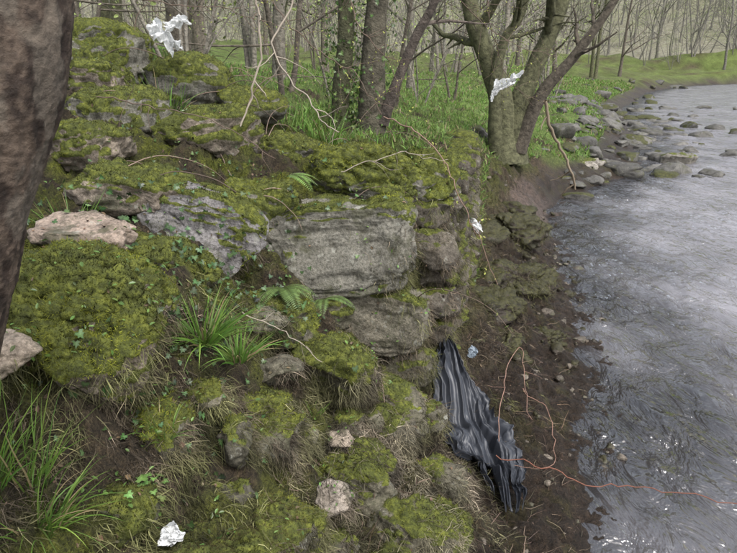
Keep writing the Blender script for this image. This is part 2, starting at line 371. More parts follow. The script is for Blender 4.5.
for k in range(30):
    yy=rs.uniform(1.35,3.1); ss=rs.uniform(-1.75,-.7); xx=float(xw(yy))+ss
    if abs(xx-.6)<.3 and yy>2.6: continue
    q=rs.uniform(.07,.17); B.append(("moss_covered_stone",(xx,yy,on_ground(xx,yy)+.01),(q,q*rs.uniform(.7,1),q*rs.uniform(.45,.7)),(rs.uniform(-10,10),22,rs.uniform(0,180)),200+k,rs.choice([0,.2,.5,.85]),4,tuple(np.array([.13,.12,.09])*rs.uniform(.7,1.6)),[]))
for n,c,r,rot,sd,ms,sub,cl,fl in B:
    mb=n=="mossy_boulder"; wt=n.startswith("wet")
    rock(n,c,r,rot,sd,ms,sub,cl,None,flat=fl,wet=.7 if wt else 0,cuts=3 if mb else 7,rough=1.25 if mb else (1.9 if wt else 1))
def stone_mass(name,items,mat=M_rock):
    a=Acc(); MO=[];WE=[]
    for (c,r,rot,sd,ms,cl,wt) in items:
        W,f,m,N=rock_arrays(c,r,rot,sd,ms,3,cuts=9)
        a.add(W,f,cl); MO.append(m); WE.append(np.full(len(W),wt))
    me=make_mesh(name,np.concatenate(a.V),np.concatenate(a.F),np.concatenate(a.C),{"moss":np.concatenate(MO),"wet":np.concatenate(WE)},mat=mat); add_obj(name,me)
it=[]
for k in range(330):
    y=rng.uniform(11,60)**1.0 if k>200 else rng.uniform(11.5,28)
    s=rng.normal(-.3,.9)*(1+.02*y)
    if k>255: s=rng.uniform(.3,6); y=rng.uniform(15,34)
    x=float(xw(y))+s; r=min(.42,rng.lognormal(-1.95 if k<=255 else -1.6,.6))*(1+.012*y)
    z=max(float(terr(np.array([x]),np.array([y]))[0]),-.06)
    g=rng.uniform(.5,1.3); it.append(((x,y,z+r*.03),(r,r*rng.uniform(.6,.9),r*rng.uniform(.3,.6)),(rng.uniform(-12,12),rng.uniform(-12,12),rng.uniform(0,180)),500+k,rng.choice([0,0,0,.4]),tuple(np.array([.125,.12,.11])*g),.5))
stone_mass("river_edge_stones",it)
it=[]
for k in range(420):
    y=rng.uniform(1.6,10); s=-abs(rng.normal(0,.5))+.1 if k<230 else rng.uniform(0,1.1); x=float(xw(y))+s; r=rng.choice([.012,.02,.035,.06],p=[.35,.35,.2,.1])*rng.uniform(.7,1.3)
    if k>=230: r*=1.5
    z=float(terr(np.array([x]),np.array([y]))[0])
    it.append(((x,y,z),(r,r*.8,r*.55),(0,0,rng.uniform(0,180)),900+k,rng.choice([0,0,.3]),tuple(np.array([.085,.072,.058])*rng.uniform(.6,2.2)),.8))
stone_mass("bank_pebbles",it)

# ------------------------------------------------------------ surface sampling
T=np.concatenate([a for a,_,_ in SURF]); TM=np.concatenate([b for _,b,_ in SURF]); TK=np.concatenate([np.full(len(a),k) for a,_,k in SURF])
TNm=np.cross(T[:,1]-T[:,0],T[:,2]-T[:,0]); TA=np.linalg.norm(TNm,axis=1)*.5+1e-12; TNm=TNm/(2*TA)[:,None]; TC=T.mean(1)
zt=terr(TC[:,0],TC[:,1]); vis=(TK==0)|(TC[:,2]>zt-.03)
near_w=1/(.5+np.linalg.norm(TC-np.array([0,0,2.3]),axis=1))**1.3
def sample(w,n):
    w=w*TA*vis; w=w/w.sum(); idx=rng.choice(len(w),n,p=w)
    a,b=rng.random(n),rng.random(n); k=a+b>1; a[k]=1-a[k]; b[k]=1-b[k]; t=T[idx]
    return t[:,0]+(t[:,1]-t[:,0])*a[:,None]+(t[:,2]-t[:,0])*b[:,None],TNm[idx],idx
def vary(base,n,amt=.25): 
    b=np.array(base); return b[None]*(1+rng.normal(0,amt,(n,1)))*(1+rng.normal(0,.07,(n,3)))
n=330000
P,N,idx=sample(np.clip(TM-.25,0,1)*near_w*(TC[:,1]<7),n)
lum=.95+1.4*fbm(P,3,6,77)
hue=sstep(fbm(P,3,2.0,78),-.2,.45)[:,None]
c=(np.array([.085,.092,.024])*(1-hue)+np.array([.195,.21,.030])*hue)*np.clip(lum,.3,1.9)[:,None]*(1+rng.normal(0,.22,(n,1)))
brn=sstep(fbm(P,3,4.5,79),.15,.5)[:,None]*(1-sstep(P[:,2],1.0,1.4))[:,None]; c=c*(1-brn*.7)+np.array([.10,.085,.04])*brn*.7
L=rng.uniform(.006,.018,n); W=rng.uniform(.0018,.0035,n)*(1+.25*np.linalg.norm(P,axis=1)*.3)
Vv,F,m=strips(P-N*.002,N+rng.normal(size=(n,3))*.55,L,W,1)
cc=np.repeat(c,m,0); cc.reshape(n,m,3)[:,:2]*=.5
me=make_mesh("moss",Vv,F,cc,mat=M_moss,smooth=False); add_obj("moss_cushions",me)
n=150000
low=sstep(TC[:,2],.12,.3)*(1-sstep(TC[:,2],1.25,1.6))*(TC[:,1]<7.5)*(TC[:,0]>-1.4)*(1-.7*TM)
low=low*sstep(fbm(TC,3,3.5,80),-.45,.15)*np.where(TK==1,.7,1)*(.35+1-TNm[:,2])
low*=1+2.5*np.exp(-((TC[:,0]-.15)/.45)**2-((TC[:,1]-2.3)/.5)**2)
for cx,cy,cz,rr in [(-.18,3.2,1.38,.42),(-.85,2.8,1.55,.3),(.05,3.15,.9,.25)]: low*=1-.97*np.exp(-(((TC-np.array([cx,cy,cz]))/rr)**2).sum(1)**2)
P,N,idx=sample(low*near_w,n)
D=N*.35+rng.normal(size=(n,3))*.5+np.array([.25,-.15,-.3]); L=rng.uniform(.03,.10,n); W=rng.uniform(.0015,.003,n)
Vv,F,m=strips(P+N*.003,D,L,W,3,bend=.9,rnd=.28,taper=.8)
h=sstep(fbm(P,2,3,81),-.3,.2)[:,None]
gr=np.exp(-((P[:,0]-.2)/.45)**2-((P[:,1]-2.3)/.5)**2)[:,None]
c=(np.array([.095,.076,.055])*(1-h)+np.array([.105,.105,.045])*h)*(1-gr*.8)+np.array([.15,.13,.10])*gr*.8
c=c*np.exp(rng.normal(0,.45,(n,1)))*np.clip(.85+1.2*fbm(P,3,6,83),.25,1.6)[:,None]
me=make_mesh("roots",Vv,F,np.repeat(c,m,0),mat=M_fib,smooth=False); add_obj("hanging_root_tangle",me)
def leaf_cards(P,N,size,cols,curl=.3):
    n=len(P); a=rng.normal(size=(n,3)); U=np.cross(N,a); U/=np.linalg.norm(U,axis=1)[:,None]; Wd=np.cross(N,U)
    o=[(-1,0,0),(-.3,.5,.25),(.5,.4,.2),(1,0,0),(.5,-.4,.2),(-.3,-.5,.25),(0,0,0)]
    V=np.stack([P+U*(size*x)[:,None]+Wd*(size*y)[:,None]+N*(size*z*curl*3)[:,None] for x,y,z in o],1).reshape(-1,3)
    f=np.array([[6,0,5],[6,5,4],[6,4,3],[6,3,2],[6,2,1],[6,1,0]]); F=(np.arange(n)[:,None,None]*7+f).reshape(-1,3)
    return V,F,np.repeat(cols,7,0)
n=3500
P,N,idx=sample((TC[:,2]>.15)*near_w*np.clip(TNm[:,2],0,1)*(.15+(TM<.3)),n)
c=vary((.12,.085,.055),n,.5); V_,F_,C_=leaf_cards(P+N*.004,N+rng.normal(size=(n,3))*.35,rng.uniform(.004,.013,n),c)
add_obj("leaf_litter",make_mesh("leaf_litter",V_,F_,C_,mat=M_dead,smooth=False))
n=5000
P,N,idx=sample((TC[:,2]>.02)*(TC[:,2]<.7)*(TC[:,1]<9)*near_w*(TK==0),n)
D=rng.normal(size=(n,3))*[1,1,.15]; V_,F_,m=strips(P+N*.006,D,rng.uniform(.03,.16,n),rng.uniform(.0015,.004,n),4,bend=.0,rnd=.25,taper=.6)
add_obj("root_debris",make_mesh("root_debris",V_,F_,np.repeat(vary((.10,.075,.055),n,.5),m,0),mat=M_fib,smooth=False))

# ------------------------------------------------------------ ivy
def ivy_leaves(P,N,size,cols):
    n=len(P); a=rng.normal(size=(n,3))*.6+np.array([0,0,-1.]); U=a-N*(a*N).sum(1)[:,None]; U/=np.linalg.norm(U,axis=1)[:,None]+1e-9; Wd=np.cross(N,U)
    o=[(-.1,0),(-.35,.35),(-.1,.75),(.15,.42),(.45,.62),(.5,.25),(1.0,0),(.5,-.25),(.45,-.62),(.15,-.42),(-.1,-.75),(-.35,-.35),(.25,0)]
    V=np.stack([P+U*(size*x)[:,None]+Wd*(size*y)[:,None]+N*(size*(.18*abs(y)-.12*x*x))[:,None] for x,y in o],1).reshape(-1,3)
    f=np.array([[12,i,(i+1)%12] for i in range(12)]); F=(np.arange(n)[:,None,None]*13+f).reshape(-1,3)
    C=np.repeat(cols,13,0).reshape(n,13,3); C[:,12]*=1.7
    return V,F,C.reshape(-1,3)
a=Acc()
for (cx,cy,cz,rad,n) in [(-.72,2.05,1.38,.17,130),(-.62,2.6,1.35,.22,150),(-.75,3.0,1.7,.28,60),(-.38,2.95,1.3,.2,60),(-.3,3.3,1.66,.2,25),(-.05,3.75,1.8,.3,25),(-1.25,2.75,1.75,.2,60),(-1.1,3.6,1.85,.35,50),(-.9,1.75,1.3,.2,50),(-.7,2.45,1.45,.3,110),(-.35,2.85,1.2,.25,60),(-.9,2.4,1.6,.25,70),(-.45,1.9,1.0,.3,30),(-.8,2.75,1.62,.25,70),(.55,4.6,1.2,.5,60),(0,5.9,1.9,.5,60),(-.6,1.9,1.0,.2,20)]:
    w=np.exp(-((TC-np.array([cx,cy,cz]))**2).sum(1)/rad**2)
    P,N,idx=sample(w,n); N=N+rng.normal(size=(n,3))*.35+np.array([0,-.25,.2]); N/=np.linalg.norm(N,axis=1)[:,None]
    c=vary((.05,.09,.032),n,.4); V_,F_,C_=ivy_leaves(P+N*rng.uniform(.008,.035,n)[:,None],N,rng.uniform(.011,.026,n),c); a.add(V_,F_,C_)
P,N,idx=sample(np.exp(-((TC-np.array([-.62,1.62,1.08]))**2).sum(1)/.06**2),16); N=N*.3+rng.normal(size=(16,3))*.2+np.array([0,-.1,1.]); N/=np.linalg.norm(N,axis=1)[:,None]
V_,F_,C_=ivy_leaves(P+N*.03,N,rng.uniform(.016,.03,16),vary((.12,.21,.06),16,.2)); a.add(V_,F_,C_)
add_obj("ground_ivy",a.mesh("ground_ivy",M_leaf,False))
n=2600
w=(TC[:,2]>.7)*(TC[:,1]<6)*near_w*sstep(fbm(TC,3,2.5,95),.05,.35)*np.clip(TNm[:,2],0,1)
P,N,idx=sample(w,n); N=N+rng.normal(size=(n,3))*.5+np.array([0,0,.5]); N/=np.linalg.norm(N,axis=1)[:,None]
V_,F_,C_=leaf_cards(P+N*rng.uniform(.008,.03,n)[:,None],N,rng.uniform(.005,.012,n),vary((.10,.17,.04),n,.3))
add_obj("woodland_herbs",make_mesh("woodland_herbs",V_,F_,C_,mat=M_leaf,smooth=False))

# ------------------------------------------------------------ grass
bv=BVHTree.FromPolygons([tuple(v) for v in T.reshape(-1,3)],[(3*i,3*i+1,3*i+2) for i in range(len(T))]) 
def drop(x,y,z0=4):
    h=bv.ray_cast(Vector((x,y,z0)),Vector((0,0,-1))); return h[0].z if h[0] else on_ground(x,y)
def tuft(name,x,y,n,Lm,spread,width,base=(.14,.25,.045),bend=1.3,rad=.04,z=None):
    z=drop(x,y) if z is None else z
    a=rng.uniform(0,2*np.pi,n); r=rad*np.sqrt(rng.random(n)); P=np.stack([x+r*np.cos(a),y+r*np.sin(a),np.full(n,z-.01)],1)
    D=np.stack([np.cos(a)*spread*rng.uniform(.2,1,n),np.sin(a)*spread*rng.uniform(.2,1,n),np.ones(n)],1)+rng.normal(size=(n,3))*.12
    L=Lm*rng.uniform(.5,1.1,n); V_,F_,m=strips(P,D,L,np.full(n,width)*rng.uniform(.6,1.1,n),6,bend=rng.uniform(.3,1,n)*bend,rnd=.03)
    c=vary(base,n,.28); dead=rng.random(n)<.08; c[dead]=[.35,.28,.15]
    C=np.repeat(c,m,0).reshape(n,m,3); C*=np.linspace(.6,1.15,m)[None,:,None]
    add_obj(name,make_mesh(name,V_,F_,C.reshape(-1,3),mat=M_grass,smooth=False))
tuft("woodrush_tuft",-.62,2.20,150,.27,1.1,.009,rad=.05,z=1.30)
tuft("woodrush_tuft",-.50,2.22,70,.2,1.1,.009,rad=.04,z=1.22)
tuft("grass_tuft",-.93,1.45,70,.30,.5,.006,rad=.06)
tuft("grass_tuft",-.85,1.33,110,.22,1.0,.006,rad=.07,bend=1.8)
tuft("grass_tuft",-.98,1.35,70,.27,.6,.006,rad=.07)
tuft("grass_tuft",-.7,5.6,140,.42,.6,.010,rad=.2)
tuft("grass_tuft",-.35,5.2,100,.35,.6,.009,rad=.15)
tuft("grass_tuft",-1.45,4.7,60,.35,.6,.009,rad=.12)
tuft("grass_tuft",-1.25,2.6,50,.2,.6,.006,rad=.08)
tuft("grass_tuft",-.85,3.35,30,.14,.8,.005,rad=.06)
tuft("grass_tuft",-.65,1.75,24,.12,.8,.004,rad=.05)
tuft("grass_tuft",-.25,2.5,20,.10,.8,.004,rad=.05)
n=75000
y=5.2+(rng.random(n)**1.6)*45; s=-1.0-rng.random(n)**1.3*9*(.4+y/25); x=xw(y)+s
keep=(fbm(np.stack([x,y,0*x],1),3,.9,91)+.35*sstep(y,8,12)>-.15)&~((x<-.8)&(y<7)&(rng.random(n)<.8)); x=x[keep];y=y[keep]; n=len(x)
z=terr(x,y); P=np.stack([x,y,z-.01],1); D=rng.normal(size=(n,3))*.35+np.array([0,0,1.])
L=rng.uniform(.04,.11,n)*(1+y/50); V_,F_,m=strips(P,D,L,(.006+.0012*y)*rng.uniform(.6,1.2,n),2,bend=.6)
c=vary((.15,.25,.055),n,.3); c[rng.random(n)<.15]=[.3,.24,.14]
add_obj("riverside_grass",make_mesh("riverside_grass",V_,F_,np.repeat(c,m,0),mat=M_grass,smooth=False))

# ------------------------------------------------------------ ferns
def fern(name,x,y,z,n=5,L=.22,base=(.11,.2,.04),az=None):
    a=Acc()
    for k in range(n):
        t=az+rng.uniform(-1.3,1.3) if az is not None else rng.uniform(0,6.28)
        d=np.array([math.cos(t),math.sin(t),0]); l=L*rng.uniform(.7,1.1)
        pts=np.array([[0,0,0],*[(d*l*q+np.array([0,0,l*(.55*q-.75*q*q)])) for q in (.25,.5,.75,1)]])+np.array([x,y,z]); pts=catmull(pts,6)
        V_,F_=tube(pts,np.linspace(.0016,.0006,len(pts)),4); a.add(V_,F_,(.08,.1,.03))
        Tn=np.gradient(pts,axis=0); Tn/=np.linalg.norm(Tn,axis=1)[:,None]; sd=np.cross(Tn,[0,0,1.]); sd/=np.linalg.norm(sd,axis=1)[:,None]+1e-9
        for i in range(2,len(pts)):
            q=i/len(pts); w=l*.2*math.sin(math.pi*min(1,q*.85+.15))**.8
            for sg in (-1,1):
                b=pts[i]; tip=b+sd[i]*sg*w+Tn[i]*w*.35+np.array([0,0,-.15*w]); mid=(b+tip)/2
                a.add(np.array([b,mid+Tn[i]*w*.13,tip,mid-Tn[i]*w*.13]),np.array([[0,1,2],[0,2,3]]),np.array(base)*rng.uniform(.7,1.3))
    add_obj(name,a.mesh(name,M_leaf,False))
fern("fern",-.42,3.22,1.74,3,.22,base=(.16,.27,.06),az=.3)
fern("fern",-.42,2.90,1.26,6,.24,base=(.11,.17,.05),az=-1)
fern("fern",-.22,2.96,1.18,4,.16,base=(.11,.17,.05),az=-1.2)

# ------------------------------------------------------------ trees
def branch_pts(p,d,L,n,wander,up,rg):
    pts=[p]; d=d/np.linalg.norm(d)
    for k in range(n):
        d=d+rg.normal(size=3)*wander+np.array([0,0,up]); d/=np.linalg.norm(d); pts.append(pts[-1]+d*L/n)
    return np.array(pts)
def grow(a,pts,R,col,rg,depth,nch,lmul=.5,start=.25,tips=None,sides=(10,6,4,3)):
    lev=3-depth; V_,F_=tube(pts,R,sides[min(lev,3)]); a.add(V_,F_,np.array(col)*rg.uniform(.8,1.2))
    L=np.linalg.norm(np.diff(pts,axis=0),axis=1).sum()
    if depth==0:
        if tips is not None: tips.append(pts[-1]); tips.append(pts[len(pts)//2])
        return
    for k in range(nch[0]):
        t=start+(1-start)*(k+rg.random())/nch[0]; i=min(int(t*(len(pts)-1)),len(pts)-2); f=t*(len(pts)-1)-i
        p=pts[i]*(1-f)+pts[i+1]*f; r=(R[i]*(1-f)+R[i+1]*f); T_=pts[i+1]-pts[i]; T_/=np.linalg.norm(T_)
        side=np.cross(T_,rg.normal(size=3)); side/=np.linalg.norm(side)
        d=T_*.55+side*.85; l=L*lmul*(1-t*.55)*rg.uniform(.6,1.1)
        n_=5 if depth>1 else 4
        q=branch_pts(p,d,l,n_,.16,.04,rg); grow(a,q,np.linspace(r*.55,max(r*.12,.002),len(q)),col,rg,depth-1,nch[1:],lmul,.15,tips,sides)
def tree_mesh(name,seed,H,r0,col,stems=1,spread=.25,nch=(12,6,4),start=.2,leafcol=None,leafn=0):
    rg=np.random.default_rng(seed); a=Acc(); tips=[]
    for k in range(stems):
        ang=rg.uniform(0,6.28); d=np.array([math.cos(ang)*spread*(stems>1),math.sin(ang)*spread*(stems>1),1])+rg.normal(size=3)*[.06,.06,0]
        n=12; q=branch_pts(np.array([math.cos(ang)*r0*.7*(stems>1),math.sin(ang)*r0*.7*(stems>1),-.3]),d,H*rg.uniform(.8,1),n,.07,.03,rg)
        R=r0*(.72 if stems>1 else 1)*(np.linspace(1,.06,n+1)**.9); R[0]*=1.3
        grow(a,q,R,col,rg,3,list(nch),.42,start,tips)
    if leafcol is not None:
        tp=np.array(tips); P=tp[rg.integers(0,len(tp),leafn)]+rg.normal(size=(leafn,3))*.12; N=rg.normal(size=(leafn,3)); N/=np.linalg.norm(N,axis=1)[:,None]
        n=leafn; V_,F_,C_=leaf_cards(P,N,rg.uniform(.02,.045,n),np.array(leafcol)[None]*(1+rg.normal(0,.25,(n,1))))
        a.add(V_,F_,C_)
    return a.mesh(name,M_bark)
BK=(.14,.12,.095); BK2=(.22,.20,.165); BKM=(.10,.10,.055)
variants=[tree_mesh("bare_tree_a",1,12,.13,BK2,1,nch=(13,5,3),leafcol=(.28,.35,.12),leafn=900),
 tree_mesh("bare_tree_b",2,13,.16,BK,1,nch=(13,5,3),start=.12),
 tree_mesh("bare_tree_c",3,10,.09,BK2,3,nch=(8,5,3),leafcol=(.28,.34,.12),leafn=700),
 tree_mesh("bare_tree_d",4,8,.05,BK,2,nch=(9,5,3),start=.1),
 tree_mesh("bare_tree_e",5,6,.032,BK2,4,spread=.4,nch=(7,5,3),start=.08,leafcol=(.28,.35,.12),leafn=900),
 tree_mesh("bare_tree_f",6,14,.2,BKM,2,nch=(11,5,3))]
def place_tree(name,v,x,y,s=1,rz=0,parent=None):
    o=add_obj(name,variants[v],parent,(x,y,on_ground(x,y))); o.scale=(s,s,s); o.rotation_euler=(0,0,rz); return o
MT=[(1,-2.9,10.5),(0,-1.6,12),(3,-1.1,8.6),(5,-5.2,14),(3,-3.6,8.2),(0,1.2,19),(4,-.5,10.6),(4,1.1,14.5),(2,-2.8,16),(0,5.2,26),(2,8.2,31),(3,2.2,17.5),(1,10.6,38),(4,4.2,21),(0,-7,15),(4,-1.9,6.9),(5,17.5,52),(1,21,56),(4,7.0,25.5),(3,-4.5,11),(4,-3.2,12.5),(3,.4,12)]
for v,x,y in MT: place_tree("bare_tree",v,x,y,rng.uniform(.85,1.15),rng.uniform(0,6.28))
wood=empty("distant_woodland")
HAZE_BK=(.20,.188,.16)  # pale bark for far trees: distance haze painted into the colour
variants+= [tree_mesh("hazed_tree_a",11,13,.13,HAZE_BK,1,nch=(13,5,3),leafcol=(.30,.36,.15),leafn=700),tree_mesh("hazed_tree_b",12,12,.1,HAZE_BK,2,nch=(9,5,3)),tree_mesh("hazed_tree_c",13,8,.05,HAZE_BK,3,spread=.35,nch=(8,5,3),start=.1,leafcol=(.30,.37,.15),leafn=900)]
for k in range(720):
    y=rng.uniform(26,80) if k<230 else rng.uniform(84,210); x=rng.uniform(-.75*y-8,.8*y+4)
    if y<82 and x>float(xw(y))-3.5 and x<13+.56*y+3: continue
    if y<82 and x>0 and x>float(xw(y))-9 and k%3: continue
    o=place_tree("woodland_tree",int(rng.choice([0,1,2,3,4,5],p=[.25,.15,.25,.15,.18,.02]) if y<50 else rng.choice([6,7,8])),x,y,rng.uniform(.8,1.3)*(1.25 if y>84 else 1),rng.uniform(0,6.28),wood)

def stem(a,pts,r0,r1,col,seed,nch=(8,5,3),depth=3,start=.45,lm=.3,sides=(14,6,4,3),tips=None,n=8):
    rg=np.random.default_rng(seed); q=catmull(pts,n); R=np.linspace(r0,r1,len(q)); R=R*(1+.35*np.exp(-np.arange(len(q))/3.0))
    R=R*(1+.08*fbm(q,3,3,seed)); grow(a,q,R,col,rg,depth,list(nch),lm,start,tips,sides)
def leafy(a,pts_line,rad,n,size,cols):
    q=catmull(pts_line,10); i=rng.integers(0,len(q),n); th=rng.normal(size=(n,3)); th[:,2]*=.3; th/=np.linalg.norm(th,axis=1)[:,None]
    P=q[i]+th*(rad*rng.uniform(.9,1.25,n))[:,None]; N=th+rng.normal(size=(n,3))*.4; N/=np.linalg.norm(N,axis=1)[:,None]
    V_,F_,C_=ivy_leaves(P,N,np.full(n,size)*rng.uniform(.6,1.2,n),cols); a.add(V_,F_,C_)
a=Acc()
stem(a,[(.02,6.1,1.3),(.03,6.1,1.9),(.06,6.12,2.6),(.16,6.15,3.6),(.2,6.3,6),(.5,6.5,9)],.15,.03,(.10,.09,.065),1)
stem(a,[(-.2,6.15,1.3),(-.26,6.1,1.9),(-.2,6.1,2.6),(-.25,6.15,3.6),(-.6,6.3,6),(-.8,6.5,8)],.10,.03,(.09,.09,.05),2)
stem(a,[(.12,6.05,1.75),(.25,6.0,2.1),(.42,5.98,2.5),(.62,5.95,2.9),(1.1,5.9,4.2),(1.5,6,6)],.055,.02,(.11,.09,.075),3)
add_obj("ivy_clad_tree",a.mesh("ivy_clad_tree",M_bark)); b_=Acc()
leafy(b_,[(.0,6.08,1.4),(.03,6.1,2.2),(.1,6.12,3.4)],.17,360,.03,vary((.06,.10,.03),360,.3))
leafy(b_,[(-.22,6.1,1.4),(-.24,6.1,2.2),(-.22,6.12,3.4)],.15,700,.03,vary((.08,.12,.035),700,.3))
o=add_obj("ivy_leaves",b_.mesh("ivy_leaves",M_leaf,False)); o.parent=bpy.data.objects["ivy_clad_tree"]
a=Acc()
stem(a,[(2.25,10.7,.7),(2.2,10.7,1.5),(1.95,10.7,2.2),(1.55,10.7,3.2),(1.3,10.8,5),(1.2,11,8)],.24,.05,BKM,4)
stem(a,[(2.4,10.75,.7),(2.45,10.7,1.6),(2.65,10.7,2.2),(3.0,10.7,3.2),(3.3,10.8,5),(3.4,11,8)],.21,.05,BKM,5)
stem(a,[(2.45,10.65,.9),(2.75,10.5,1.8),(3.2,10.4,2.4),(3.75,10.3,3.3),(4.6,10.2,5)],.12,.03,(.10,.085,.065),6)
stem(a,[(2.1,10.6,.9),(2.0,10.5,1.9),(2.1,10.5,2.6),(2.4,10.5,3.3),(2.5,10.6,6)],.11,.03,BKM,7)
add_obj("mossy_riverside_tree",a.mesh("mossy_riverside_tree",M_bark))
q=catmull([(-1.12,.72,.7),(-.94,.82,1.35),(-.755,.9,1.8),(-.66,.97,2.1),(-.57,1.03,2.4),(-.54,1.1,3),(-.58,1.2,4.5),(-.5,1.4,7)],80)
R=np.interp(np.arange(len(q)),[0,80,240,320,400,len(q)],[.2,.145,.125,.12,.115,.05])
V_,F_=tube(q,R,160); p=V_.copy(); cen=np.repeat(q,160,0); nn=(V_-cen)/np.repeat(R,160)[:,None]
fl=fbm(p*[1,1,.35],4,30,45,.6); d=fbm(p*[1,1,.5],3,7,44)*.006+(.4-np.abs(fl))*.006+fbm(p*[1,1,1.5],3,90,48)*.0015
V_=V_+nn*d[:,None]; h=sstep(fl+fbm(p,3,60,49)*.5,-.35,.4)[:,None]; cl=np.array([.028,.019,.014])*(1-h)+np.array([.088,.065,.048])*h
h2=sstep(fbm(p*[1,1,.6],4,12,47,.6),.2,.5)[:,None]*.55; cl=cl*(1-h2)+np.array([.14,.12,.095])*h2
a=Acc(); a.add(V_,F_,cl)
rg=np.random.default_rng(3)
for k in range(5):
    p0=np.array([-.58,1.25,4.6+k*.4]); qq=branch_pts(p0,rg.normal(size=3)*[1,1,.3]+[0,0,.8],2.2,6,.15,.04,rg); grow(a,qq,np.linspace(.04,.006,7),(.1,.075,.06),rg,2,[5,3],.45,.2)
M_nb=col_mat("near_bark",.75,nscale=60,namt=.45,bump=.8,bscale=120,bdist=.004)
add_obj("leaning_tree_trunk",a.mesh("leaning_tree_trunk",M_nb))

# ------------------------------------------------------------ twigs and brambles
def twig(name,pts,r0,r1,col,side=0,seed=0,sl=.25,buds=None):
    r0*=.8; r1*=.75; col=np.array(col)*.75
    a=Acc(); q=catmull(pts,8); q=q+fbm(q,3,9,seed)[:,None]*.018; V_,F_=tube(q,np.linspace(r0,r1,len(q)),6); a.add(V_,F_,col); rg=np.random.default_rng(seed); tp=[]
    for k in range(side):
        i=rg.integers(2,len(q)-2); T_=q[i+1]-q[i]; T_/=np.linalg.norm(T_); sdd=np.cross(T_,rg.normal(size=3)); sdd/=np.linalg.norm(sdd)
        b=branch_pts(q[i],T_*.6+sdd,sl*rg.uniform(.4,1.1),5,.2,.0,rg); V_,F_=tube(b,np.linspace(r1*1.1,r1*.4,6),4); a.add(V_,F_,col); tp+=list(b[2:])
    if buds is not None:
        P=np.array(tp+list(q[3::3])); n=len(P); N=rg.normal(size=(n,3)); N/=np.linalg.norm(N,axis=1)[:,None]
        V_,F_,C_=leaf_cards(P,N,rg.uniform(.006,.012,n),np.tile(buds,(n,1))); a.add(V_,F_,C_)
    add_obj(name,a.mesh(name,M_twig))
a=Acc(); rg=np.random.default_rng(99)
for k in range(46):
    x0=rg.uniform(-1.9,.35); y0=rg.uniform(3.0,6.2); z0=drop(x0,y0)
    d=np.array([rg.normal(),rg.normal()*.7,rg.uniform(.3,1.3)]); l=rg.uniform(.3,.9); pp=[np.array([x0,y0,z0])]; d/=np.linalg.norm(d)
    for q in range(7):
        d=d+np.array([0,0,-.26])+rg.normal(size=3)*.12; d/=np.linalg.norm(d); pp.append(pp[-1]+d*l/7)
    pp=catmull(np.array(pp),3); cc=np.array([.15,.11,.085])*rg.uniform(.6,1.8); V_,F_=tube(pp,np.linspace(.0035,.0012,len(pp)),4); a.add(V_,F_,cc)
    if k%2:
        P=pp[2::2]; N=rg.normal(size=(len(P),3)); N/=np.linalg.norm(N,axis=1)[:,None]; V_,F_,C_=leaf_cards(P,N,rg.uniform(.006,.014,len(P)),vary((.16,.22,.06),len(P),.3)); a.add(V_,F_,C_)
add_obj("bramble_thicket",a.mesh("bramble_thicket",M_twig))
RED=(.28,.12,.08); PALE=(.42,.36,.29); BR=(.18,.13,.10); BD=(.34,.38,.09)
g=lambda x,y,o=.012: on_ground(x,y)+o
twig("red_bramble_stem",[(.70,3.0,.25),(.95,2.86,.26),(1.2,2.76,.24),(1.5,2.64,.28),(1.85,2.46,.33),(2.1,2.3,.4)],.0040,.003,RED,0,1)
twig("arching_bramble_stem",[(.72,3.05,.3),(.78,3.3,.45),(.88,3.6,.52),(1.0,3.82,.5),(.97,3.6,.44),(.93,3.2,.33)],.0035,.0022,(.36,.22,.17),3,2,.15)
twig("arching_bramble_stem",[(.93,3.45,.40),(1.05,3.3,.35),(1.03,3.05,.27),(.96,2.88,.25),(.8,2.95,.24)],.003,.002,(.34,.2,.15),1,3,.1)
twig("overhanging_branch",[(.10,4.3,1.95),(.31,3.98,1.88),(.47,3.85,1.7),(.58,3.8,1.48),(.68,3.78,1.25),(.81,3.77,.97)],.006,.0025,(.32,.21,.16),7,4,.16,BD)
twig("pale_bare_branch",[(-.50,3.5,3.0),(-.56,3.48,2.58),(-.545,3.45,2.38),(-.60,3.42,2.15),(-.66,3.38,1.98)],.009,.006,PALE,4,5,.2)
twig("pale_bare_branch",[(-.40,4.6,3.1),(-.50,4.5,2.65),(-.62,4.4,2.4),(-.52,4.35,2.2),(-.35,4.3,2.0),(-.2,4.25,1.85)],.009,.005,PALE,6,6,.35)
twig("hawthorn_branch",[(-.35,5.0,3.2),(-.15,4.9,2.75),(-.05,4.85,2.5),(.15,4.9,2.3),(.25,5,2.0)],.007,.003,BR,18,7,.35,BD)
twig("hawthorn_branch",[(-.9,4.9,3.0),(-.6,4.8,2.6),(-.35,4.8,2.35),(-.1,4.7,2.2),(.1,4.6,1.95)],.006,.003,BR,20,8,.4,BD)
twig("hawthorn_branch",[(1.2,6.2,3.2),(1.1,6.4,2.8),(1.3,6.8,2.4),(1.5,7.2,2.15),(1.9,7.6,1.8)],.007,.003,BR,26,9,.5,BD)
twig("hawthorn_branch",[(.6,6.5,3.1),(1.1,6.9,2.7),(1.6,7.3,2.45),(2.2,7.8,2.35)],.007,.003,BR,26,10,.5,BD)
twig("hawthorn_branch",[(-2.2,5.8,2.9),(-1.7,5.6,2.75),(-1.2,5.6,2.7),(-.7,5.7,2.55)],.007,.003,BR,26,19,.45,BD)
twig("fallen_branch",[(-1.6,3.9,2.1),(-1.2,3.75,2.05),(-.8,3.6,1.95),(-.5,3.5,1.8)],.005,.0025,BR,5,11,.25)
twig("fallen_branch",[(-.15,3.5,1.72),(.02,3.5,1.78),(.2,3.55,1.82),(.45,3.7,1.75)],.004,.002,PALE,5,12,.2)
